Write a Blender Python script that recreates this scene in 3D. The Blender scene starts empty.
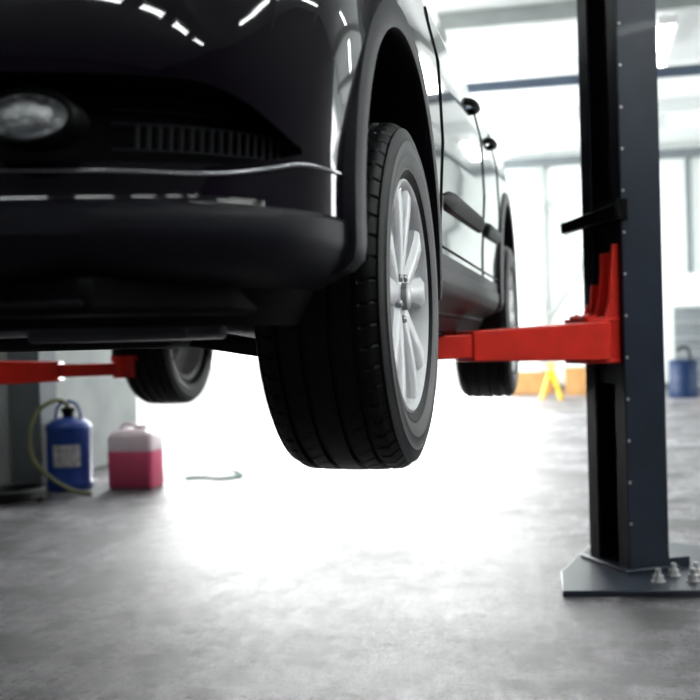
import bpy, math, random
from mathutils import Vector, Matrix
random.seed(3)
D=bpy.data; C=bpy.context
C.scene.view_settings.view_transform='Standard'
def link(o,parent=None):
    C.scene.collection.objects.link(o)
    if parent: o.parent=parent
    return o
def empty(name,loc=(0,0,0)):
    o=D.objects.new(name,None); o.location=loc; o.empty_display_size=.1
    return link(o)
# ---------- materials
def mat(name,col,rough=.5,metal=0,coat=0,emit=None,es=0,noise=None,bump=0,bscale=50,trans=0,ior=1.45,spec=.5):
    m=D.materials.new(name); m.use_nodes=True; nt=m.node_tree; b=nt.nodes['Principled BSDF']
    b.inputs['Base Color'].default_value=(*col,1); b.inputs['Roughness'].default_value=rough
    b.inputs['Metallic'].default_value=metal; b.inputs['Coat Weight'].default_value=coat
    b.inputs['Coat Roughness'].default_value=.03
    b.inputs['Transmission Weight'].default_value=trans; b.inputs['IOR'].default_value=ior
    b.inputs['Specular IOR Level'].default_value=spec
    if emit: b.inputs['Emission Color'].default_value=(*emit,1); b.inputs['Emission Strength'].default_value=es
    tc=nt.nodes.new('ShaderNodeTexCoord')
    if noise:
        amt,sc=noise
        n=nt.nodes.new('ShaderNodeTexNoise'); n.inputs['Scale'].default_value=sc; n.inputs['Detail'].default_value=5
        nt.links.new(tc.outputs['Object'],n.inputs['Vector'])
        r=nt.nodes.new('ShaderNodeMapRange'); r.inputs[1].default_value=.3; r.inputs[2].default_value=.7
        r.inputs[3].default_value=1-amt; r.inputs[4].default_value=1+amt
        nt.links.new(n.outputs['Fac'],r.inputs[0])
        mx=nt.nodes.new('ShaderNodeVectorMath'); mx.operation='SCALE'; mx.inputs[0].default_value=col
        nt.links.new(r.outputs[0],mx.inputs['Scale']); nt.links.new(mx.outputs[0],b.inputs['Base Color'])
    if bump:
        n=nt.nodes.new('ShaderNodeTexNoise'); n.inputs['Scale'].default_value=bscale; n.inputs['Detail'].default_value=4
        nt.links.new(tc.outputs['Object'],n.inputs['Vector'])
        bp=nt.nodes.new('ShaderNodeBump'); bp.inputs['Strength'].default_value=bump; bp.inputs['Distance'].default_value=.005
        nt.links.new(n.outputs['Fac'],bp.inputs['Height']); nt.links.new(bp.outputs[0],b.inputs['Normal'])
    return m
M_paint=mat('car_paint',(.004,.0018,.006),.3,0,1.0,noise=(.1,3),spec=.04)
M_clad=mat('matte_cladding',(.007,.007,.012),.45,bump=.15,bscale=900,noise=(.1,8),spec=.25)
M_black=mat('black_plastic',(.002,.002,.003),.5,noise=(.1,8),spec=.15)
M_under=mat('underbody',(.009,.007,.012),.6,noise=(.4,9),bump=.3,bscale=30,spec=.25)
M_tray=mat('undertray',(.09,.09,.11),.5,noise=(.3,9))
M_chrome=mat('chrome',(.75,.75,.78),.12,1,noise=(.03,20))
M_dchrome=mat('dark_chrome',(.6,.6,.63),.15,1,noise=(.03,20))
M_glass=mat('car_glass',(.01,.012,.012),.04,0,1,noise=(.02,3))
M_rub=mat('tyre_rubber',(.008,.008,.010),.45,noise=(.25,30),bump=.1,bscale=300,spec=.3)
M_rim=mat('alloy',(.95,.96,.98),.4,.15,0,noise=(.02,20),spec=.8)
M_steel=mat('steel',(.35,.35,.36),.4,.9,noise=(.2,30))
M_red=mat('red_paint',(.95,.040,.022),.35,0,.2,noise=(.08,14))
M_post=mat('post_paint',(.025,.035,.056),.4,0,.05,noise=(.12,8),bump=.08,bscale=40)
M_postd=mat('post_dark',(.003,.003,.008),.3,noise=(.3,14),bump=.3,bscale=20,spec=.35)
M_lens=mat('lens',(.75,.77,.8),.12,.8,1,noise=(.5,60),bump=1,bscale=90)
M_tail=mat('tail_lens',(.3,.01,.01),.1,0,1,noise=(.05,20))
M_label0=mat('zinc',(.7,.7,.7),.4,.3,noise=(.1,40))
# ---------- mesh helpers
def mesh(name,vs,fs,mats,mi=None,parent=None,smooth=True,ang=35,loc=None):
    me=D.meshes.new(name); me.from_pydata([tuple(v) for v in vs],[],fs); 
    for m in (mats if isinstance(mats,(list,tuple)) else [mats]): me.materials.append(m)
    if mi:
        for p,i in zip(me.polygons,mi): p.material_index=i
    me.validate(); me.update()
    import bmesh
    bm=bmesh.new(); bm.from_mesh(me); bmesh.ops.recalc_face_normals(bm,faces=bm.faces); bm.to_mesh(me); bm.free()
    if smooth:
        me.polygons.foreach_set('use_smooth',[True]*len(me.polygons)); me.set_sharp_from_angle(angle=math.radians(ang))
    o=D.objects.new(name,me); link(o,parent)
    if loc: o.location=loc
    return o
def bevel(o,w=.005,s=2):
    m=o.modifiers.new('b','BEVEL'); m.width=w; m.segments=s; m.limit_method='ANGLE'; m.angle_limit=math.radians(40); return o
def box(name,x0,x1,y0,y1,z0,z1,m,parent=None,bv=0):
    vs=[(x,y,z) for x in (x0,x1) for y in (y0,y1) for z in (z0,z1)]
    fs=[(0,1,3,2),(4,6,7,5),(0,4,5,1),(2,3,7,6),(0,2,6,4),(1,5,7,3)]
    o=mesh(name,vs,fs,m,parent=parent,smooth=bv>0)
    if bv: bevel(o,bv)
    return o
def prism(name,poly,z0,z1,m,parent=None,bv=0):
    n=len(poly); vs=[(p[0],p[1],z0) for p in poly]+[(p[0],p[1],z1) for p in poly]
    fs=[tuple(range(n))[::-1],tuple(range(n,2*n))]+[(i,(i+1)%n,n+(i+1)%n,n+i) for i in range(n)]
    o=mesh(name,vs,fs,m,parent=parent,smooth=bv>0)
    if bv: bevel(o,bv)
    return o
def beam(name,p0,p1,w0,h0,w1,h1,m,parent=None,bv=.006):
    p0=Vector(p0);p1=Vector(p1); d=(p1-p0).normalized(); s=d.cross(Vector((0,0,1)))
    if s.length<1e-4: s=Vector((1,0,0))
    s.normalize(); u=s.cross(d)
    vs=[]
    for p,w,h in ((p0,w0,h0),(p1,w1,h1)):
        for a,b in ((-1,-1),(1,-1),(1,1),(-1,1)): vs.append(p+s*a*w/2+u*b*h/2)
    fs=[(0,3,2,1),(4,5,6,7)]+[(i,(i+1)%4,4+(i+1)%4,4+i) for i in range(4)]
    o=mesh(name,vs,fs,m,parent=parent)
    if bv: bevel(o,bv)
    return o
def tube(name,pts,r,m,parent=None,cyc=False,res=8,smoothc=True):
    cu=D.curves.new(name,'CURVE'); cu.dimensions='3D'; cu.bevel_depth=r; cu.bevel_resolution=4; cu.use_fill_caps=True
    sp=cu.splines.new('NURBS' if smoothc else 'POLY'); sp.points.add(len(pts)-1)
    for p,q in zip(sp.points,pts): p.co=(*q,1)
    if smoothc: sp.order_u=3; sp.use_endpoint_u=not cyc; sp.resolution_u=res
    sp.use_cyclic_u=cyc
    tmp=D.objects.new(name+'_c',cu); link(tmp)
    C.view_layer.update()
    me=D.meshes.new_from_object(tmp.evaluated_get(C.evaluated_depsgraph_get()))
    D.objects.remove(tmp); me.name=name
    me.materials.clear(); me.materials.append(m)
    me.polygons.foreach_set('use_smooth',[True]*len(me.polygons)); me.set_sharp_from_angle(angle=math.radians(50))
    return link(D.objects.new(name,me),parent)
def revolve(name,prof,m,axis='x',seg=64,parent=None,loc=(0,0,0),close=False,mi=None,ang=35):
    vs=[];fs=[];idx=[];n=len(prof)
    for j in range(seg):
        t=2*math.pi*j/seg; c,s=math.cos(t),math.sin(t)
        for a,r in prof:
            vs.append({'x':(a,r*c,r*s),'y':(r*c,a,r*s),'z':(r*c,r*s,a)}[axis])
    for j in range(seg):
        k=(j+1)%seg
        for i in range(n-1 if not close else n):
            i2=(i+1)%n
            fs.append((j*n+i,j*n+i2,k*n+i2,k*n+i)); idx.append(mi[i] if mi else 0)
    o=mesh(name,vs,fs,m,mi=idx,parent=parent,ang=ang); o.location=loc; return o
def mirror(o):
    m=o.modifiers.new('mir','MIRROR'); m.use_axis=(True,False,False); return o
def lerp(tab,z):
    if z<=tab[0][0]: return tab[0][1]
    for (a,b),(c,d) in zip(tab,tab[1:]):
        if z<=c: return b+(d-b)*(z-a)/(c-a)
    return tab[-1][1]
# ================= CAR =================
car=empty('car',(-1.25,1.99,0))
Wt=[(.93,.80),(.985,.83),(1.0,.865),(1.02,.888),(1.05,.899),(1.085,.899),(1.09,.893),(1.2,.893),(1.4,.905),(1.6,.898),(1.70,.875),(1.9,.84)]
Ft=[(.93,-.80),(.985,-.83),(1.0,-.885),(1.015,-.912),(1.045,-.93),(1.075,-.928),(1.09,-.915),(1.14,-.905),(1.26,-.91),(1.30,-.906),(1.34,-.898),(1.38,-.888),(1.45,-.868),(1.52,-.84),(1.6,-.80),(1.9,-.70)]
Rt=[(.93,3.35),(1.0,3.44),(1.1,3.50),(1.3,3.50),(1.6,3.45),(1.9,3.38)]
Y1,Y2=-.37,2.95
def ztop(y): return lerp([(-.9,1.56),(-.5,1.66),(.2,1.74),(1.5,1.76),(3.0,1.80),(3.5,1.80)],y)
NF,NS,NR=64,130,30
def P(i,z):
    w=lerp(Wt,z)
    if i<=NF:
        f=lerp(Ft,z);L=Y1-f;t=math.pi/2*i/NF;n=2.5
        return w*max(math.sin(t),0)**(2/n), Y1-L*max(math.cos(t),0)**(2/n)
    if i<=NF+NS: 
        return w,Y1+(Y2-Y1)*(i-NF)/NS
    r=lerp(Rt,z);L=r-Y2;t=math.pi/2*(i-NF-NS)/NR;n=3.0
    return w*max(math.cos(t),1e-9)**(2/n), Y2+L*max(math.sin(t),0)**(2/n)
NI=NF+NS+NR+1
def conv(i):
    if i>NF: return 1
    x,_=P(i,1.2); return min(1,max(0,(x-.74)/(.855-.74)))**2
def zb(i): return 1.14+.03*conv(i)
def zt(i): return 1.252-.072*conv(i)
A=[.93,.945,.96,.972,.984,.99,1.0,1.008,1.016,1.025,1.035,1.045,1.055,1.065,1.075,1.083,1.089,1.091]
NB,NC,ND=5,8,26
vs=[];rows=[]
def addrow(fn,kind): rows.append((kind,[fn(i) for i in range(NI)]))
for z in A: addrow(lambda i:(*P(i,z),z),'A')
for k in range(1,NB+1):
    def f(i,k=k):
        z=1.091+(zb(i)-1.091)*k/NB; return (*P(i,z),z)
    addrow(f,'B')
for k in range(0,NC+1):
    def f(i,k=k):
        z=zb(i)+(zt(i)-zb(i))*k/NC
        x,y=P(i,z)
        if 0<k<NC and i<=NF:
            q=1-conv(i); q=min(1,q*2.5); x-=.03*q*(x/.9); y+=.065*q
        return (x,y,z)
    if k>0: addrow(f,'C')
for k in range(1,ND+1):
    def f(i,k=k):
        _,y=P(i,1.5); z0=zt(i); z=z0+(ztop(y)-z0)*(k/ND); return (*P(i,z),z)
    addrow(f,'D')
for s,dz in ((.97,.012),(.9,.022),(.6,.045),(.3,.055),(0,.06)):
    def f(i,s=s,dz=dz):
        _,y=P(i,1.5); z=ztop(y); x,yy=P(i,z); return (x*s,yy,z+dz*min(1,max(0,(y+.95)*3)))
    addrow(f,'E')
for kd,r in rows: vs+=r
fs=[];mi=[]
for j in range(len(rows)-1):
    kd=rows[j+1][0]
    for i in range(NI-1):
        q=(j*NI+i,j*NI+i+1,(j+1)*NI+i+1,(j+1)*NI+i)
        cx=sum(vs[a][0] for a in q)/4;cy=sum(vs[a][1] for a in q)/4;cz=sum(vs[a][2] for a in q)/4
        cut=False
        for yc in (0,2.65):
            if cx>.5 and kd!='E':
                if cz<1.09:
                    if abs(cy-yc)<.42: cut=True
                elif (cy-yc)**2+(cz-1.09)**2<.42**2: cut=True
        if cut: continue
        m=0
        if kd=='A' and cz<1.09: m=1
        if cz<.986 and (cy<-.3 or cy>3.0): m=2
        if cy>-.3 and cz<1.12: m=1
        if kd=='C' and i<NF and conv(i)<.98: m=2
        fs.append(q);mi.append(m)
body=mesh('body_shell',vs,fs,[M_paint,M_clad,M_black],mi,car,ang=28); mirror(body)
def sweep(name,path,prof,m,parent,mir=True,ang=40):
    vs=[];fs=[];n=len(prof)
    for (y,z,ny,nz,s) in path:
        for x,r in prof: vs.append((x-s,y+ny*r,z+nz*r))
    for j in range(len(path)-1):
        for i in range(n-1):
            fs.append((j*n+i,j*n+i+1,(j+1)*n+i+1,(j+1)*n+i))
    o=mesh(name,vs,fs,m,parent=parent,ang=ang)
    if mir: mirror(o)
    return o
for k,yc in enumerate((0,2.65)):
    arc=[(yc-.41*math.cos(t),1.09+.41*math.sin(t),-math.cos(t),math.sin(t),0) for t in [math.pi*q/48 for q in range(49)]]
    f0=[(yc-.42,1.005,-1,0,.045),(yc-.415,1.012,-1,0,.02),(yc-.41,1.03,-1,0,.004),(yc-.41,1.055,-1,0,0)]
    r0=[(yc+.41,1.05,1,0,0),(yc+.41,1.0,1,0,.004),(yc+.41,.975,1,0,.03)]
    path=f0+arc+r0
    sweep(f'arch_cladding_{k+1}',path,[(.80,.012),(.86,.006),(.90,0),(.911,.003),(.914,.010),(.912,.040),(.907,.054),(.898,.058),(.88,.06)],M_clad,car)
    sweep(f'wheel_well_{k+1}',path,[(.50,.30),(.50,.0),(.56,.02),(.82,.016)],M_black,car)
    mirror(box(f'well_back_{k+1}',.49,.50,yc-.42,yc+.42,1.02,1.5,M_black,car))
pts=[]
for i in range(0,NF-3,2):
    z=zb(i)-.012; x,y=P(i,z); pts.append((x*1.002,y-.001,z))
mirror(tube('gloss_highlight',pts,.0028,M_dchrome,car))  # bright thin tube standing in for the gloss highlight under the pocket
def inpocket(i,z): return zb(i)+.005<z<zt(i)-.005
for k,z in enumerate((1.163,1.197,1.215,1.232)):
    pts=[]
    for i in range(14,60):
        if inpocket(i,z):
            x,y=P(i,z)
            if x>.66 and x<.86: pts.append((x-.018,y+.034,z))
    if len(pts)>4: mirror(tube(f'slat_{k}',pts,.002,M_clad if k<2 else M_black,car,smoothc=False))
M_fin=mat('grille_fin',(.02,.02,.024),.4,noise=(.1,20))
for i in range(30,60):
    x,y=P(i,1.2)
    if .68<x<.84: mirror(tube(f'grille_fin_{i}',[(x-.018,y+.036,1.163),(x-.016,y+.036,1.197)],.0024,M_fin,car,smoothc=False))
fog=revolve('fog_bezel',[(.0,.046),(-.018,.048),(-.026,.053),(-.028,.058),(-.02,.062),(.03,.064)],M_black,'y',48,car)
fr=revolve('fog_ring',[(-.010,.044),(-.016,.0455),(-.018,.048),(-.012,.049)],M_chrome,'y',48,car)
fl=revolve('fog_lens',[(-.022,.0),(-.021,.02),(-.017,.036),(-.006,.046),(.02,.047)],M_lens,'y',48,car)
for o in (fog,fl,fr):
    o.location=(.592,-.862,1.183); o.scale=(1.02,1,.54); o.rotation_euler=(0,0,math.radians(12))
for o in (fog,fl,fr):
    c=o.copy(); c.location.x*=-1; c.rotation_euler.z*=-1; link(c,car)
hv=[];hf=[]
for k in range(7):
    zz=1.44+.018*k
    for i in range(18,56,2):
        z=zz+.0015*(i-18); x,y=P(i,z); hv.append((x*1.004,y-.006,z))
nn=len(range(18,56,2))
for k in range(6):
    for i in range(nn-1): hf.append((k*nn+i,k*nn+i+1,(k+1)*nn+i+1,(k+1)*nn+i))
mirror(mesh('headlamp',hv,hf,M_lens,parent=car))
for k in range(6):
    z=1.36+k*.028
    mirror(tube(f'grille_bar_{k}',[(P(i,z)[0],P(i,z)[1]-.006,z) for i in range(0,15)],.006,M_chrome if k in(0,5) else M_black,car,smoothc=False))
gv=[];gf=[];gm=[]
GL=[(1.72,.845,.10,3.42),(1.80,.825,.24,3.40),(1.83,.815,.28,3.39),(2.0,.76,.56,3.34),(2.2,.69,.88,3.24),(2.23,.68,.93,3.22),(2.29,.645,1.06,3.15),(2.33,.58,1.15,3.08),(2.355,.35,1.3,2.9),(2.36,0,1.4,2.8)]
NG=80
def G(i,w,f,r):
    t=math.pi*i/NG; c=math.cos(t);s=math.sin(t);n=5
    mid=(f+r)/2;h=(r-f)/2
    return (w*abs(s)**(2/n), mid-h*math.copysign(abs(c)**(2/n),c))
for z,w,f,r in GL:
    for i in range(NG+1):
        x,y=G(i,w,f,r); gv.append((x,y,z))
for j in range(len(GL)-1):
    for i in range(NG):
        q=(j*(NG+1)+i,j*(NG+1)+i+1,(j+1)*(NG+1)+i+1,(j+1)*(NG+1)+i)
        cy=sum(gv[a][1] for a in q)/4; cx=sum(gv[a][0] for a in q)/4
        side=cx>.6
        g=2<=j<=3
        if g and side and any(abs(cy-p)<.05 for p in (.75,1.72,2.72)): g=False
        gf.append(q);gm.append(1 if g else 0)
mirror(mesh('greenhouse',gv,gf,[M_paint,M_glass],gm,car,ang=50))
mirror(tube('belt_trim',[(.838,.35,1.79),(.845,1.5,1.79),(.838,3.1,1.80)],.008,M_dchrome,car))
mirror(tube('roof_rail',[(.60,1.2,2.32),(.60,1.3,2.37),(.60,2.8,2.36),(.60,2.95,2.31)],.012,M_steel,car))
for k,yy in enumerate((.56,1.60,2.22)):
    mirror(tube(f'door_seam_{k+1}',[(lerp(Wt,z)+.0005,yy,z) for z in [1.12+.02*q for q in range(32)]],.0035,M_black,car,smoothc=False))
mirror(tube('sill_seam',[(lerp(Wt,1.14)+.0005,y,1.14) for y in (.5,1.2,2.2)],.0035,M_black,car,smoothc=False))
def moulding(name,y0,y1,z0,z1,h):
    prof=[(.89,-h/2),(.908,-h/2+.006),(.918,0),(.916,h/2-.01),(.893,h/2)]
    v=[];f=[]
    N=20
    for a in range(N+1):
        t=a/N; y=y0+(y1-y0)*t; z=z0+(z1-z0)*t; s=min(1,(min(t,1-t)*12)+.1)
        for x,r in prof: v.append((.89+(x-.89)*s,y,z+r*s))
    for a in range(N):
        for b in range(4): f.append((a*5+b,a*5+b+1,(a+1)*5+b+1,(a+1)*5+b))
    mirror(mesh(name,v,f,M_black,parent=car))
moulding('door_moulding_front',.6,1.57,1.265,1.29,.06)
moulding('door_moulding_rear',1.63,2.19,1.292,1.31,.06)
for k,yy in enumerate((1.38,2.05)):
    mirror(tube(f'door_handle_{k+1}',[(.875,yy-.10,1.665),(.902,yy-.08,1.667),(.908,yy,1.669),(.902,yy+.08,1.671),(.875,yy+.10,1.673)],.012,M_black,car))
mm=revolve('door_mirror',[(-.05,.0),(-.045,.05),(-.02,.085),(.03,.1),(.06,.095),(.065,0)],M_paint,'y',32,car); mm.location=(1.0,.55,1.90); mm.scale=(1.15,1,.75)
c=mm.copy(); c.location.x*=-1; link(c,car)
mirror(beam('mirror_stalk',(.83,.55,1.82),(.93,.55,1.85),.05,.03,.04,.03,M_black,car))
mirror(box('tail_lamp',.66,.86,3.36,3.44,1.45,1.68,M_tail,car,.03))
# underbody
box('floor_pan',-.50,.50,-.72,3.3,1.0,1.05,M_under,car,.01)
mirror(box('floor_side',.49,.83,.5,2.2,.97,1.04,M_under,car,.01))
mirror(box('sill_flange',.72,.735,.5,2.2,.945,.98,M_under,car))
prism('undertray',[(-.62,-.80),(.62,-.80),(.50,-.45),(.50,.35),(-.50,.35),(-.50,-.45)],.955,.965,M_under,car,.003)
box('skid_panel',-.42,.36,-.62,-.30,.925,.955,M_tray,car,.008)
box('skid_bracket',.42,.68,-.60,-.42,.912,.955,M_tray,car,.008)
mirror(prism('valance',[(.30,-.80),(.62,-.79),(.76,-.62),(.80,-.45),(.60,-.43),(.45,-.6)],.945,1.0,M_black,car,.01))
box('front_subframe',-.45,.45,-.12,.2,.90,.98,M_under,car,.02)
mirror(beam('control_arm',(.38,.05,.93),(.68,0,.88),.09,.035,.06,.03,M_under,car))
mirror(beam('tie_rod',(.3,.14,.97),(.68,.12,.95),.02,.02,.02,.02,M_under,car))
mirror(tube('drive_shaft',[(.2,0,1.0),(.70,0,.99)],.016,M_under,car,smoothc=False))
mirror(tube('strut',[(.64,.02,.98),(.58,.03,1.2),(.54,.03,1.5)],.028,M_under,car,smoothc=False))
mirror(tube('coil_spring',[(.58-.0008*q+.06*math.cos(q*.5),.03+.06*math.sin(q*.5),1.22+.0025*q) for q in range(0,100)],.007,M_under,car,res=3))
tube('exhaust_pipe',[(.05,.2,.96),(.05,.8,.95),(.08,1.6,.95),(.2,2.1,.94),(.25,2.8,.95),(.3,2.95,.94)],.028,M_steel,car)
revolve('exhaust_silencer',[(-.3,0),(-.3,.08),(-.28,.10),(.28,.10),(.3,.08),(.3,0)],M_steel,'x',32,car,(-.25,3.08,.96))
tube('tail_pipe',[(.05,3.08,.95),(.35,3.1,.95),(.42,3.25,.93),(.42,3.48,.92)],.025,M_chrome,car)
box('fuel_tank',-.45,.45,1.75,2.3,.90,1.02,M_under,car,.05)
tube('rear_axle_beam',[(-.68,2.65,.97),(-.4,2.6,.93),(.4,2.6,.93),(.68,2.65,.97)],.045,M_under,car)
mirror(beam('trailing_arm',(.52,2.15,.97),(.62,2.65,.93),.07,.05,.09,.06,M_under,car))
mirror(tube('rear_damper',[(.55,2.72,.92),(.5,2.8,1.4)],.025,M_under,car,smoothc=False))
# ---------- wheels
R=.342
def tread_r(x): 
    a=abs(x); return R-.004*(a/.1)**2-(.012*max(0,(a-.082)/.018)**2)
grooves=(-.064,-.024,.024,.064)
g_edges=[]
for g in grooves:
    g_edges+= [g-.006,g-.005,g+.005,g+.006]
base=[-.1+.2*i/40 for i in range(41)]
xs=sorted(set([b for b in base if all(abs(b-g)>.007 for g in grooves)]+g_edges))
side=[(-.088,.226),(-.098,.232),(-.106,.245),(-.108,.247),(-.1075,.251),(-.111,.262),(-.113,.275),(-.1138,.278),(-.113,.281),(-.112,.30),(-.113,.303),(-.111,.306),(-.108,.318),(-.104,.327)]
full=[(a,r,0) for a,r in side]
for x in xs:
    ing=any(abs(x-g)<.0055 for g in grooves)
    full.append((x,tread_r(x)-(.009 if ing else 0),1 if not ing else 0))
full+=[(-a,r,0) for a,r in reversed(side)]
SEG=504; n=len(full); tv=[];tf=[]
for j in range(SEG):
    for (x,r,t) in full:
        rr=r
        if t:
            a=abs(x)
            if a>.07: jj=(j+ (3 if x>0 else 0)+int((a-.07)*60))%9; rr-= .004 if jj==0 else 0
            elif a>.03: jj=(j+int((x+.1)*250))%9; rr-= .0018 if jj==0 else 0
        th=2*math.pi*j/SEG
        tv.append((x,rr*math.cos(th),rr*math.sin(th)))
for j in range(SEG):
    k=(j+1)%SEG
    for i in range(n-1): tf.append((j*n+i,j*n+i+1,k*n+i+1,k*n+i))
def make_wheel(name,loc,flip,proto=None):
    h=D.objects.new(name,None); link(h,car); h.location=loc; h.scale=(1.06,1,1)
    if flip: h.rotation_euler=(0,0,math.pi)
    if proto:
        for ch in proto.children:
            c=ch.copy(); link(c,h)
        return h
    mesh('tyre',tv,tf,M_rub,parent=h,ang=22)
    revolve('rim_barrel',[(-.09,.226),(-.095,.22),(-.085,.205),(-.03,.2),(.06,.203),(.088,.212),(.098,.218),(.103,.226),(.100,.231),(.092,.229)],M_rim,'x',96,h)
    sv=[];sf=[]
    for q in range(10):
        pair=q//2; sgn=-1 if q%2==0 else 1
        a0=2*math.pi*pair/5+.35
        st=[(.030,.085,.024,.10),(.075,.090,.024,.18),(.13,.094,.025,.22),(.18,.097,.028,.25),(.215,.097,.034,.27)]
        b=len(sv)
        for r,xf,hw,off in st:
            an=a0+sgn*off*(1 if r>.05 else 1.2)
            c,s=math.cos(an),math.sin(an)
            for (dw,dx) in ((-hw,-.035),(-hw,-.008),(-hw*.6,0),(hw*.6,0),(hw,-.008),(hw,-.035)):
                sv.append((xf+dx,r*c-dw*s,r*s+dw*c))
        for k in range(len(st)-1):
            for i in range(6):
                i2=(i+1)%6
                sf.append((b+k*6+i,b+k*6+i2,b+(k+1)*6+i2,b+(k+1)*6+i))
    mesh('spokes',sv,sf,M_rim,parent=h,ang=40)
    revolve('hub',[(.02,.06),(.06,.062),(.078,.058),(.086,.045),(.088,.03),(.086,.027)],M_rim,'x',48,h)
    revolve('hub_cap',[(.084,.028),(.098,.027),(.101,.02),(.102,.0)],M_steel,'x',32,h)
    for q in range(5):
        a=2*math.pi*q/5+.98
        revolve(f'lug_nut_{q+1}',[(.07,.009),(.09,.009),(.093,.006),(.093,0)],M_steel,'x',6,h,(0,.045*math.cos(a),.045*math.sin(a)))
    revolve('brake_disc',[(.02,.05),(.02,.15),(.0,.15),(.0,.05)],M_steel,'x',48,h)
    box('brake_caliper',-.02,.05,.07,.16,-.07,.07,M_under,h,.01)
    revolve('hub_carrier',[(-.1,0),(-.1,.05),(0,.06),(.02,.06)],M_under,'x',24,h)
    return h
w1=make_wheel('wheel_front_left',(.799,.01,.99),False)
make_wheel('wheel_front_right',(-.799,.01,.99),True,w1)
make_wheel('wheel_rear_left',(.805,2.65,.98),False,w1)
make_wheel('wheel_rear_right',(-.745,2.65,.97),True,w1)

# ================= LIFT =================
lift=empty('car_lift',(0,0,0))
def build_post(side):
    def T(x,y): return (x,y) if side>0 else (-2.85-x,y)
    dz=0 if side>0 else -.075
    A=Vector((.128,3.92)); u=Vector((.866,.5)); v=Vector((-.5,.866))
    def L(a,b): 
        p=A+u*a+v*b; return T(p.x,p.y)
    t=.008; H=2.95; z0=.02
    nm='a' if side>0 else 'b'
    poly=[(0,0),(.17,0),(.17,.28),(0,.28),(0,.215),(t,.215),(t,.28-t),(.17-t,.28-t),(.17-t,t),(t,t),(t,.065),(0,.065)]
    bevel(prism(f'column_{nm}',[L(*p) for p in poly],z0,H,M_post,lift),.003)
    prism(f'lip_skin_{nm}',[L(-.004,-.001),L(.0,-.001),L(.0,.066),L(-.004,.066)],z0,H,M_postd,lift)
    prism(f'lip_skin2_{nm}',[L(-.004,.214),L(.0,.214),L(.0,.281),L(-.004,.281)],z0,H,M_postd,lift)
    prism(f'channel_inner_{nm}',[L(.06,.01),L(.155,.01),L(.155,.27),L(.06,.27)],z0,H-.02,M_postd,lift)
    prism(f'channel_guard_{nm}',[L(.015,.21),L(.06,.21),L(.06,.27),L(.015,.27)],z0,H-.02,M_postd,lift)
    tube(f'lift_cable_{nm}',[(*L(.045,.14),.1),(*L(.045,.14),H-.1)],.006,M_postd,lift,smoothc=False)
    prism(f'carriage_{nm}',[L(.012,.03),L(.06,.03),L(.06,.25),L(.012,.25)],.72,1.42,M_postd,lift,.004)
    bp=[(-.11,3.60),(.36,3.67),(.60,3.92),(.62,4.30),(.34,4.5),(-.02,4.42),(-.125,3.90)]
    prism(f'base_plate_{nm}',[T(*p) for p in bp],.0,.022,M_post,lift,.004)
    for q,(bx,by) in enumerate([(.22,3.78),(.34,3.80),(.44,3.93),(.50,4.15),(.0,4.3),(.28,3.88),(.36,3.90)]):
        X,Y=T(bx,by)
        revolve(f'anchor_bolt_{nm}_{q}',[(.0,.0),(.0,.026),(.004,.026),(.004,.018),(.024,.018),(.024,.010),(.046,.010),(.046,0)],M_label0,'z',6 if q%2 else 12,lift,(X,Y,.022))
    g=[L(.17,.0),L(.17,.012),L(.26,.012),L(.26,0)]
    prism(f'foot_gusset_{nm}',g,.02,.06,M_post,lift,.003)
    prism(f'foot_plate_{nm}',[L(-.03,-.03),L(.20,-.03),L(.20,.31),L(-.03,.31)],.022,.034,M_post,lift,.003)
    for q in range(18):
        z=.2+q*.155
        X,Y=L(.008,-.001)
        r=revolve(f'rivet_{nm}_{q}',[(0,.006),(.003,.005),(.004,0)],M_label0,'z',10,lift,(X,Y,z))
        r.rotation_euler=Vector((.5*side,-.866,0)).to_track_quat('Z','Y').to_euler()
    def pt(a,b,z): return (*L(a,b),z)
    beam(f'top_bracket_{nm}',pt(-.012,-.01,1.365),pt(-.012,.42,1.345),.03,.06,.03,.045,M_black,lift,.006)
    beam(f'top_bracket_ear_{nm}',pt(-.03,.0,1.37),pt(.02,-.010,1.37),.012,.08,.012,.08,M_black,lift,.003)
    def plate(name,b0,b1,outline):
        poly=[(a,z+dz) for a,z in outline]; n=len(poly)
        vs=[pt(a,b0,z) for a,z in poly]+[pt(a,b1,z) for a,z in poly]
        fs=[tuple(range(n)),tuple(range(n,2*n))[::-1]]+[(i,(i+1)%n,n+(i+1)%n,n+i) for i in range(n)]
        bevel(mesh(name,vs,fs,M_red,parent=lift,smooth=True),.003)
    def out(zt_): return [(.01,.80),(.01,zt_),(-.025,zt_),(-.035,zt_-.1),(-.045,1.03),(-.065,.975),(-.14,.965),(-.14,.80)]
    plate(f'yoke_plate_{nm}_1',.025,.04,out(1.245)); plate(f'yoke_plate_{nm}_2',.10,.115,out(1.215)); plate(f'yoke_plate_{nm}_3',.18,.195,out(1.10))
    plate(f'yoke_back_{nm}',.025,.17,[(.012,.80),(.012,1.22),(.002,1.22),(.002,.80)])
    prism(f'yoke_top_{nm}',[L(-.14,.02),L(.0,.02),L(.0,.2),L(-.14,.2)],.955+dz,.970+dz,M_red,lift,.004)
    prism(f'yoke_bottom_{nm}',[L(-.14,.02),L(.0,.02),L(.0,.2),L(-.14,.2)],.80+dz,.815+dz,M_red,lift,.004)
    def W(x,y,z): return (*T(x,y),z+dz)
    rootF=W(.04,3.93,.885); midF=W(-.42,3.52,.878); endF=W(-.62,3.33,.876)
    beam(f'arm_front_outer_{nm}',rootF,midF,.12,.145,.11,.105,M_red,lift)
    beam(f'arm_front_inner_{nm}',W(-.28,3.645,.88),endF,.09,.085,.085,.080,M_red,lift)
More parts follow.
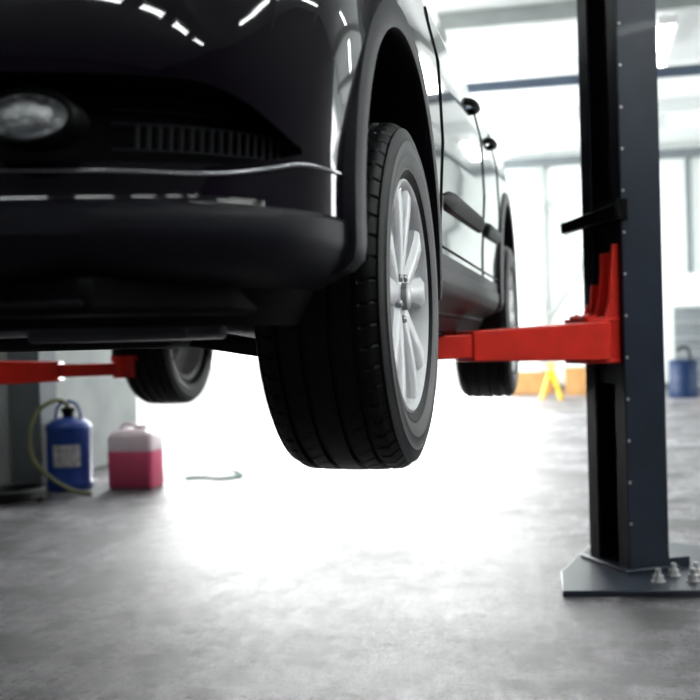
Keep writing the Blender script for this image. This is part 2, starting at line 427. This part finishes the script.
    if side>0: rootR,midR,r2,endR=W(.0,4.08,.885),W(-.30,4.25,.882),W(-.25,4.22,.88),W(-.55,4.38,.88)
    else: rootR,midR,r2,endR=W(-.05,4.08,.885),W(-.52,4.2,.882),W(-.42,4.18,.885),W(-.78,4.3,.885)
    beam(f'arm_rear_outer_{nm}',rootR,midR,.11,.12,.10,.09,M_red,lift)
    beam(f'arm_rear_inner_{nm}',r2,endR,.08,.06,.08,.055,M_red,lift)
    for q,e in enumerate((endF,endR)):
        revolve(f'pad_{nm}_{q}',[(-.04,0),(-.04,.05),(.035,.05),(.035,.06),(.06,.06),(.06,0)],M_red,'z',32,lift,e)
        revolve(f'pad_rubber_{nm}_{q}',[(.06,0),(.06,.055),(.09-dz,.05),(.09-dz,0)],M_rub,'z',32,lift,e)
    for q,b in enumerate((.08,.17)):
        X,Y=L(-.10,b)
        revolve(f'pivot_pin_{nm}_{q}',[(0,.0),(0,.03),(.01,.03),(.012,.015),(.02,0)],M_red,'z',20,lift,(X,Y,.970+dz))
build_post(1); build_post(-1)

# ================= ROOM =================
def floor_mat():
    m=D.materials.new('concrete_floor'); m.use_nodes=True; nt=m.node_tree; b=nt.nodes['Principled BSDF']; L=nt.links
    tc=nt.nodes.new('ShaderNodeTexCoord')
    def noise(sc,det=6,rg=.6,vec=None):
        n=nt.nodes.new('ShaderNodeTexNoise'); n.inputs['Scale'].default_value=sc; n.inputs['Detail'].default_value=det; n.inputs['Roughness'].default_value=rg
        L.new(vec or tc.outputs['Object'],n.inputs['Vector']); return n.outputs['Fac']
    def math_(op,a,bb,clamp=False):
        k=nt.nodes.new('ShaderNodeMath'); k.operation=op; k.use_clamp=clamp
        for s,v in ((0,a),(1,bb)):
            if isinstance(v,(int,float)): k.inputs[s].default_value=v
            else: L.new(v,k.inputs[s])
        return k.outputs[0]
    def mr(x,a,b_,c,d):
        r=nt.nodes.new('ShaderNodeMapRange'); 
        for i,v in enumerate((a,b_,c,d)): r.inputs[i+1].default_value=v
        L.new(x,r.inputs[0]); return r.outputs[0]
    n1=noise(1.3,4,.5); n2=noise(14,12,.78); n3=noise(90,6,.85)
    mp=nt.nodes.new('ShaderNodeMapping'); mp.inputs['Scale'].default_value=(1,.12,1); mp.inputs['Rotation'].default_value=(0,0,1.25); L.new(tc.outputs['Object'],mp.inputs[0])
    n4=noise(22,10,.8,mp.outputs[0])
    f=math_('ADD',math_('MULTIPLY',n1,.22),math_('MULTIPLY',n2,.33))
    f=math_('ADD',f,math_('MULTIPLY',n3,.25)); f=math_('ADD',f,math_('MULTIPLY',n4,.20))
    cr=nt.nodes.new('ShaderNodeValToRGB'); cr.color_ramp.elements[0].position=.45; cr.color_ramp.elements[0].color=(.03,.028,.034,1)
    cr.color_ramp.elements[1].position=.56; cr.color_ramp.elements[1].color=(.40,.385,.41,1)
    L.new(f,cr.inputs[0])
    n5=noise(2.3,10,.7); n6=noise(7,10,.8)
    st=mr(math_('ADD',math_('MULTIPLY',n5,.6),math_('MULTIPLY',n6,.4)),.48,.54,1.0,.22)
    n7=noise(30,3,.5); sp=mr(n7,.62,.66,1.0,.25)
    mx=nt.nodes.new('ShaderNodeVectorMath'); mx.operation='SCALE'; L.new(cr.outputs[0],mx.inputs[0]); L.new(math_('MULTIPLY',st,sp),mx.inputs['Scale'])
    L.new(mx.outputs[0],b.inputs['Base Color'])
    L.new(mr(f,.42,.58,.38,.54),b.inputs['Roughness'])
    b.inputs['Specular IOR Level'].default_value=.42
    bp=nt.nodes.new('ShaderNodeBump'); bp.inputs['Strength'].default_value=.9; bp.inputs['Distance'].default_value=.004
    L.new(math_('ADD',n2,n3),bp.inputs['Height']); L.new(bp.outputs[0],b.inputs['Normal'])
    return m
M_floor=floor_mat()
M_wall=mat('white_wall',(.68,.73,.71),.6,noise=(.05,1.5),bump=.1,bscale=20)
M_wallg=mat('grey_wall',(.34,.37,.36),.7,noise=(.15,3),bump=.2,bscale=15)
M_walld=mat('dark_wall',(.03,.03,.035),.7,noise=(.15,3))  # unseen walls made dark to keep reflections in the bodywork dark
M_ceil=mat('ceiling_paint',(.58,.62,.61),.7,noise=(.04,1))
M_trim=mat('steel_trim',(.12,.14,.15),.5,noise=(.1,5))
M_blue=mat('blue_steel',(.05,.07,.10),.4,noise=(.1,5))
M_tubeL=mat('lamp_tube',(1,1,1),.5,emit=(.95,1,.98),es=28)
M_house=mat('lamp_housing',(.8,.8,.8),.5,noise=(.02,5))
HC=4.0; XL,XR,YN,YF=-3.7,7.0,-6.0,17.5
box('floor',XL-.2,XR+.2,YN-.2,YF+.2,-.2,0,M_floor)
box('ceiling',XL-.2,XR+.2,YN-.2,YF+.2,HC,HC+.2,M_ceil)
wl=empty('wall_left')
box('panel_near',XL-.2,XL,YN,7.9,0,HC,M_wallg,wl); box('lintel',XL-.2,XL,7.9,16.6,3.75,HC,M_wallg,wl); box('panel_far',XL-.2,XL,16.6,YF,0,HC,M_wall,wl)
wb=empty('wall_back')
box('panel_right',-1.35,XR,YF,YF+.2,0,HC,M_wall,wb); box('lintel',-3.5,-1.35,YF,YF+.2,3.75,HC,M_wall,wb); box('panel_left',XL-.2,-3.5,YF,YF+.2,0,HC,M_wall,wb)
wr=empty('wall_right')
box('panel_low',XR,XR+.2,10.5,YF,0,1.1,M_wall,wr); box('panel_high',XR,XR+.2,10.5,YF,3.5,HC,M_wall,wr)
box('panel_near',XR,XR+.2,YN,10.5,0,HC,M_walld,wr); box('panel_far',XR,XR+.2,16.5,YF,1.1,3.5,M_wall,wr)
wn=empty('added_window',(0,0,0))  # unseen window, added so light reaches the wheel rim from the right
for k in range(4): box(f'mullion_{k+1}',XR+.05,XR+.12,10.5+2*k-.04,10.5+2*k+.04,1.1,3.5,M_trim,wn)
box('transom',XR+.05,XR+.12,10.5,16.5,2.3,2.36,M_trim,wn)
box('wall_front',XL-.2,XR+.2,YN-.2,YN,0,HC,M_walld)
box('baseboard_back',-1.3,XR,YF-.03,YF,0,.12,M_trim)
box('trim_1',-1.35,XR,YF-.12,YF,HC-.22,HC-.08,M_trim)
M_out=mat('outside_apron',(.55,.55,.53),.9,noise=(.1,1))
box('ground_outside',-40,XL-.2,-10,45,-.22,-.02,M_out); box('ground_outside.001',XL-.2,30,YF+.2,45,-.22,-.02,M_out)
for k,y in enumerate((2.,6.,9.7,14.2)):
    box(f'trim_{k+2}',XL,XR,y-.05,y+.05,HC-.16,HC-.001,M_wallg if k==2 else M_ceil)
tube('heating_pipe',[(XL+.1,12.0,3.85),(XR-.1,12.0,3.85)],.065,M_blue,smoothc=False)
tube('drain_pipe',[(1.62,YF-.1,3.8),(1.62,YF-.1,1.9)],.05,M_trim,smoothc=False)
tube('wall_brace',[(-.9,YF-.06,.9),(.55,YF-.06,3.0)],.025,M_wallg,smoothc=False)
tube('wall_brace.001',[(-.6,YF-.06,3.2),(.4,YF-.06,.9)],.025,M_wallg,smoothc=False)
for k,x in enumerate((-.75,2.4)):
    box(f'trim_{k+7}',x-.08,x+.08,YF-.1,YF,0,HC-.2,M_wallg)
box('steel_column',-3.68,-3.46,5.95,6.17,0,HC,M_trim,None,.005)
proto=None
def lamp(x,y,rot=0,z=HC-.2,sc=1):
    global proto
    if proto is None:
        vs=[];fs=[];mi=[]
        def bx(x0,x1,y0,y1,z0,z1,m):
            b=len(vs); vs.extend([(a,bb,c) for a in (x0,x1) for bb in (y0,y1) for c in (z0,z1)])
            for f in [(0,1,3,2),(4,6,7,5),(0,4,5,1),(2,3,7,6),(0,2,6,4),(1,5,7,3)]: fs.append(tuple(b+i for i in f)); mi.append(m)
        bx(-.09,.09,-.78,.78,.02,.07,0)
        for s in(-.045,.045):
            b=len(vs); n=10
            for yy in (-.74,.74):
                for q in range(n):
                    a=2*math.pi*q/n; vs.append((s+.018*math.cos(a),yy,.0+.018*math.sin(a)))
            for q in range(n): fs.append((b+q,b+(q+1)%n,b+n+(q+1)%n,b+n+q)); mi.append(1)
        bx(-.09,.09,-.78,-.75,-.02,.02,0);bx(-.09,.09,.75,.78,-.02,.02,0)
        bx(-.01,.01,-.5,-.48,.07,.199,0);bx(-.01,.01,.48,.5,.07,.199,0)
        o=mesh('fluorescent_lamp',vs,fs,[M_house,M_tubeL],mi,smooth=False); proto=o
    else:
        o=D.objects.new('fluorescent_lamp',proto.data); link(o)
    o.location=(x,y,z); o.rotation_euler=(0,0,rot); o.scale=(1,sc,1)
for x in (-2.9,.78,3.9):
    for y in (8.2,10.7,15.2): lamp(x,y)
for x in (-3.0,2.2,3.9,5.6): lamp(x,4.6)  # those on the right are out of view, added to light the rim
for x in (2.2,3.9,5.6): lamp(x,.8); lamp(x,2.7)  # further unseen lamps, added to brighten the wheel rim
for k in range(7): lamp(-3.0+1.35*k,-1.8,math.pi/2,sc=.55)

# ================= props =================
M_bluecan=mat('blue_can',(.006,.04,.24),.35,noise=(.1,15))
M_label=mat('label_white',(.5,.5,.5),.5,noise=(.4,40))
M_pink=mat('pink_fluid',(.85,.12,.24),.3,noise=(.05,5))
M_plast=mat('translucent_plastic',(.85,.70,.75),.35,noise=(.05,9))
M_hose=mat('hose',(.16,.17,.07),.5,noise=(.1,20))
M_yel=mat('yellow_paint',(.75,.42,.02),.4,noise=(.1,10))
M_card=mat('cardboard',(.40,.22,.08),.8,noise=(.15,6))
M_green=mat('green_cable',(.03,.25,.15),.5,noise=(.1,10))
can=empty('fuel_can',(-3.30,6.02,0))
revolve('drum',[(0,0),(.0,.13),(.01,.145),(.05,.148),(.06,.142),(.38,.142),(.40,.148),(.42,.143),(.45,.11),(.47,.05),(.47,0)],M_bluecan,'z',48,can)
revolve('neck',[(.46,.035),(.50,.035),(.50,.045),(.53,.045),(.54,0)],M_black,'z',24,can)
tube('handle',[(-.09,0,.44),(-.09,0,.54),(0,0,.58),(.09,0,.54),(.09,0,.44)],.011,M_bluecan,can)
lv=[];lf=[]
for q in range(13):
    a=math.radians(-105+q*6)
    for z in (.16,.30): lv.append((.1445*math.cos(a),.1445*math.sin(a),z))
for q in range(12): lf.append((2*q,2*q+2,2*q+3,2*q+1))
mesh('label',lv,lf,M_label,parent=can)
tube('hose',[(0,0,.52),(.02,-.06,.60),(-.1,-.16,.56),(-.17,-.20,.42),(-.15,-.22,.22),(-.02,-.26,.13),(.10,-.28,.06),(.22,-.30,.02),(.30,-.28,.015)],.014,M_hose,can)
jc=empty('jerrycan',(-2.90,6.16,0))
def rrect(w,d,r,n=5):
    p=[]
    for cx,cy,a0 in ((w-r,d-r,0),(-w+r,d-r,90),(-w+r,-d+r,180),(w-r,-d+r,270)):
        for k in range(n+1):
            a=math.radians(a0+90*k/n); p.append((cx+r*math.cos(a),cy+r*math.sin(a)))
    return p
def loft(name,levels,mats,mi,parent):
    vs=[];fs=[];m=[]
    for z,w,d,r in levels:
        vs+=[(x,y,z) for x,y in rrect(w,d,r)]
    n=24
    for j in range(len(levels)-1):
        for i in range(n): fs.append((j*n+i,j*n+(i+1)%n,(j+1)*n+(i+1)%n,(j+1)*n+i)); m.append(mi[j])
    fs.append(tuple(range(n))); m.append(mi[0]); fs.append(tuple(range((len(levels)-1)*n,len(levels)*n))); m.append(mi[-1])
    return mesh(name,vs,fs,mats,m,parent,ang=50)
loft('canister',[(0,.145,.10,.03),(.01,.155,.11,.03),(.24,.155,.11,.03),(.241,.155,.11,.03),(.33,.155,.11,.03),(.36,.13,.09,.03),(.38,.07,.06,.03)],[M_pink,M_plast],[0,0,0,1,1,1],jc)
revolve('cap',[(.37,.03),(.40,.03),(.405,.025),(.405,0)],M_plast,'z',24,jc,(.05,0,0))
tube('grip',[(-.10,0,.34),(-.10,0,.40),(-.03,0,.42),(.02,0,.38)],.012,M_plast,jc)
tube('extension_cable',[(-2.70,6.5,.012),(-2.6,6.6,.012),(-2.45,6.45,.012),(-2.3,6.7,.012),(-2.5,6.9,.012)],.010,M_green)
tube('rubber_hose_coil',[(-3.38+.16*math.cos(a*.4),5.5+.2*math.sin(a*.4),.02+.001*a) for a in range(60)],.02,M_rub)
def stand(name,x,y,m,h=.45):
    e=empty(name,(x,y,0))
    for k,(a,b) in enumerate(((-1,-1),(1,-1),(1,1),(-1,1))):
        beam(f'leg_{k+1}',(a*.14,b*.14,0),(a*.035,b*.035,h*.7),.05,.05,.05,.05,m,e,.003)
    box('collar',-.06,.06,-.06,.06,h*.6,h*.85,m,e,.004); tube('ratchet_post',[(0,0,h*.5),(0,0,h)],.03,m,e,smoothc=False)
    box('saddle',-.07,.07,-.03,.03,h,h+.03,m,e,.004)
stand('axle_stand',-.55,15.2,M_yel,.5); stand('axle_stand.001',1.58,13.9,M_yel,.36)
def carton(name,x,y,w,d,h,m,z=0):
    e=empty(name,(x,y,z)); box('body',-w,w,-d,d,0,h,m,e,.01)
    box('flap_1',-w,w,-d-.01,-d*.05,h,h+.012,m,e); box('flap_2',-w,w,d*.05,d+.01,h,h+.012,m,e)
    box('tape',-w*1.001,w*1.001,-.03,.03,h+.012,h+.014,M_label,e)
carton('cardboard_box',-.02,16.4,.36,.25,.42,M_card); carton('cardboard_box.001',-.95,16.8,.36,.22,.35,M_card)
dr=empty('oil_drum',(1.30,15.3,0))
revolve('barrel',[(0,0),(0,.20),(.02,.21),(.17,.20),(.18,.215),(.19,.20),(.36,.20),(.37,.215),(.38,.20),(.52,.20),(.54,.21),(.54,.19),(.52,.18),(.52,0)],mat('dark_blue',(.003,.02,.07),.4,noise=(.1,5)),'z',40,dr)
tube('pump',[(.1,0,.52),(.1,0,.70),(-.02,0,.74),(-.08,0,.66)],.02,M_black,dr)
cab=empty('tool_cabinet',(1.75,16.7,0))
box('carcass',-.5,.5,-.3,.3,.1,1.35,M_wallg,cab,.01)
for k in range(5): 
    box(f'drawer_{k+1}',-.47,.47,-.32,-.3,.16+k*.235,.37+k*.235,mat(f'drawer_{k}',(.16,.18,.19),.4,noise=(.05,5)),cab,.005)
    tube(f'pull_{k+1}',[(-.3,-.34,.33+k*.235),(.3,-.34,.33+k*.235)],.01,M_steel,cab,smoothc=False)
for k,(a,b) in enumerate(((-.4,-.22),(.4,-.22),(.4,.22),(-.4,.22))): revolve(f'caster_{k+1}',[(-.02,0),(-.02,.05),(.02,.05),(.02,0)],M_rub,'x',20,cab,(a,b,.05))

# ================= light =================
w=D.worlds.new('World'); C.scene.world=w; w.use_nodes=True
bg=w.node_tree.nodes['Background']; bg.inputs[0].default_value=(.96,.98,1,1); bg.inputs[1].default_value=2.6
def area(name,loc,rot,sx,sy,p,col=(1,1,1)):
    l=D.lights.new(name,'AREA'); l.shape='RECTANGLE'; l.size=sx; l.size_y=sy; l.energy=p; l.color=col
    o=D.objects.new(name,l); o.location=loc; o.rotation_euler=rot; link(o); return o
area('daylight_back',(-2.4,YF+.3,1.9),(math.radians(-90),0,0),2.0,3.6,520)
area('daylight_left',(XL-.3,12.2,1.9),(math.radians(90),0,math.radians(-90)),8.4,3.6,1100)
area('rim_fill_right',(XR+.3,13.5,2.3),(math.radians(90),0,math.radians(90)),6,2.3,320)  # added fill behind the made-up right-hand window, for the rim
# ================= camera =================
cd=D.cameras.new('camera'); cam=D.objects.new('camera',cd); link(cam)
cd.sensor_width=24; cd.sensor_height=24; cd.lens=24*1020/700; cd.clip_start=.05
yaw=math.radians(13.2); pitch=math.radians(-.38); roll=math.radians(1.5)
fwd=Vector((-math.sin(yaw)*math.cos(pitch),math.cos(yaw)*math.cos(pitch),math.sin(pitch)))
q=fwd.to_track_quat('-Z','Y').to_matrix()
q=q@Matrix.Rotation(-roll,3,'Z')
cam.matrix_world=Matrix.Translation((0,0,.9))@q.to_4x4()
cd.dof.use_dof=True; cd.dof.focus_distance=2.2; cd.dof.aperture_fstop=2.2
C.scene.camera=cam
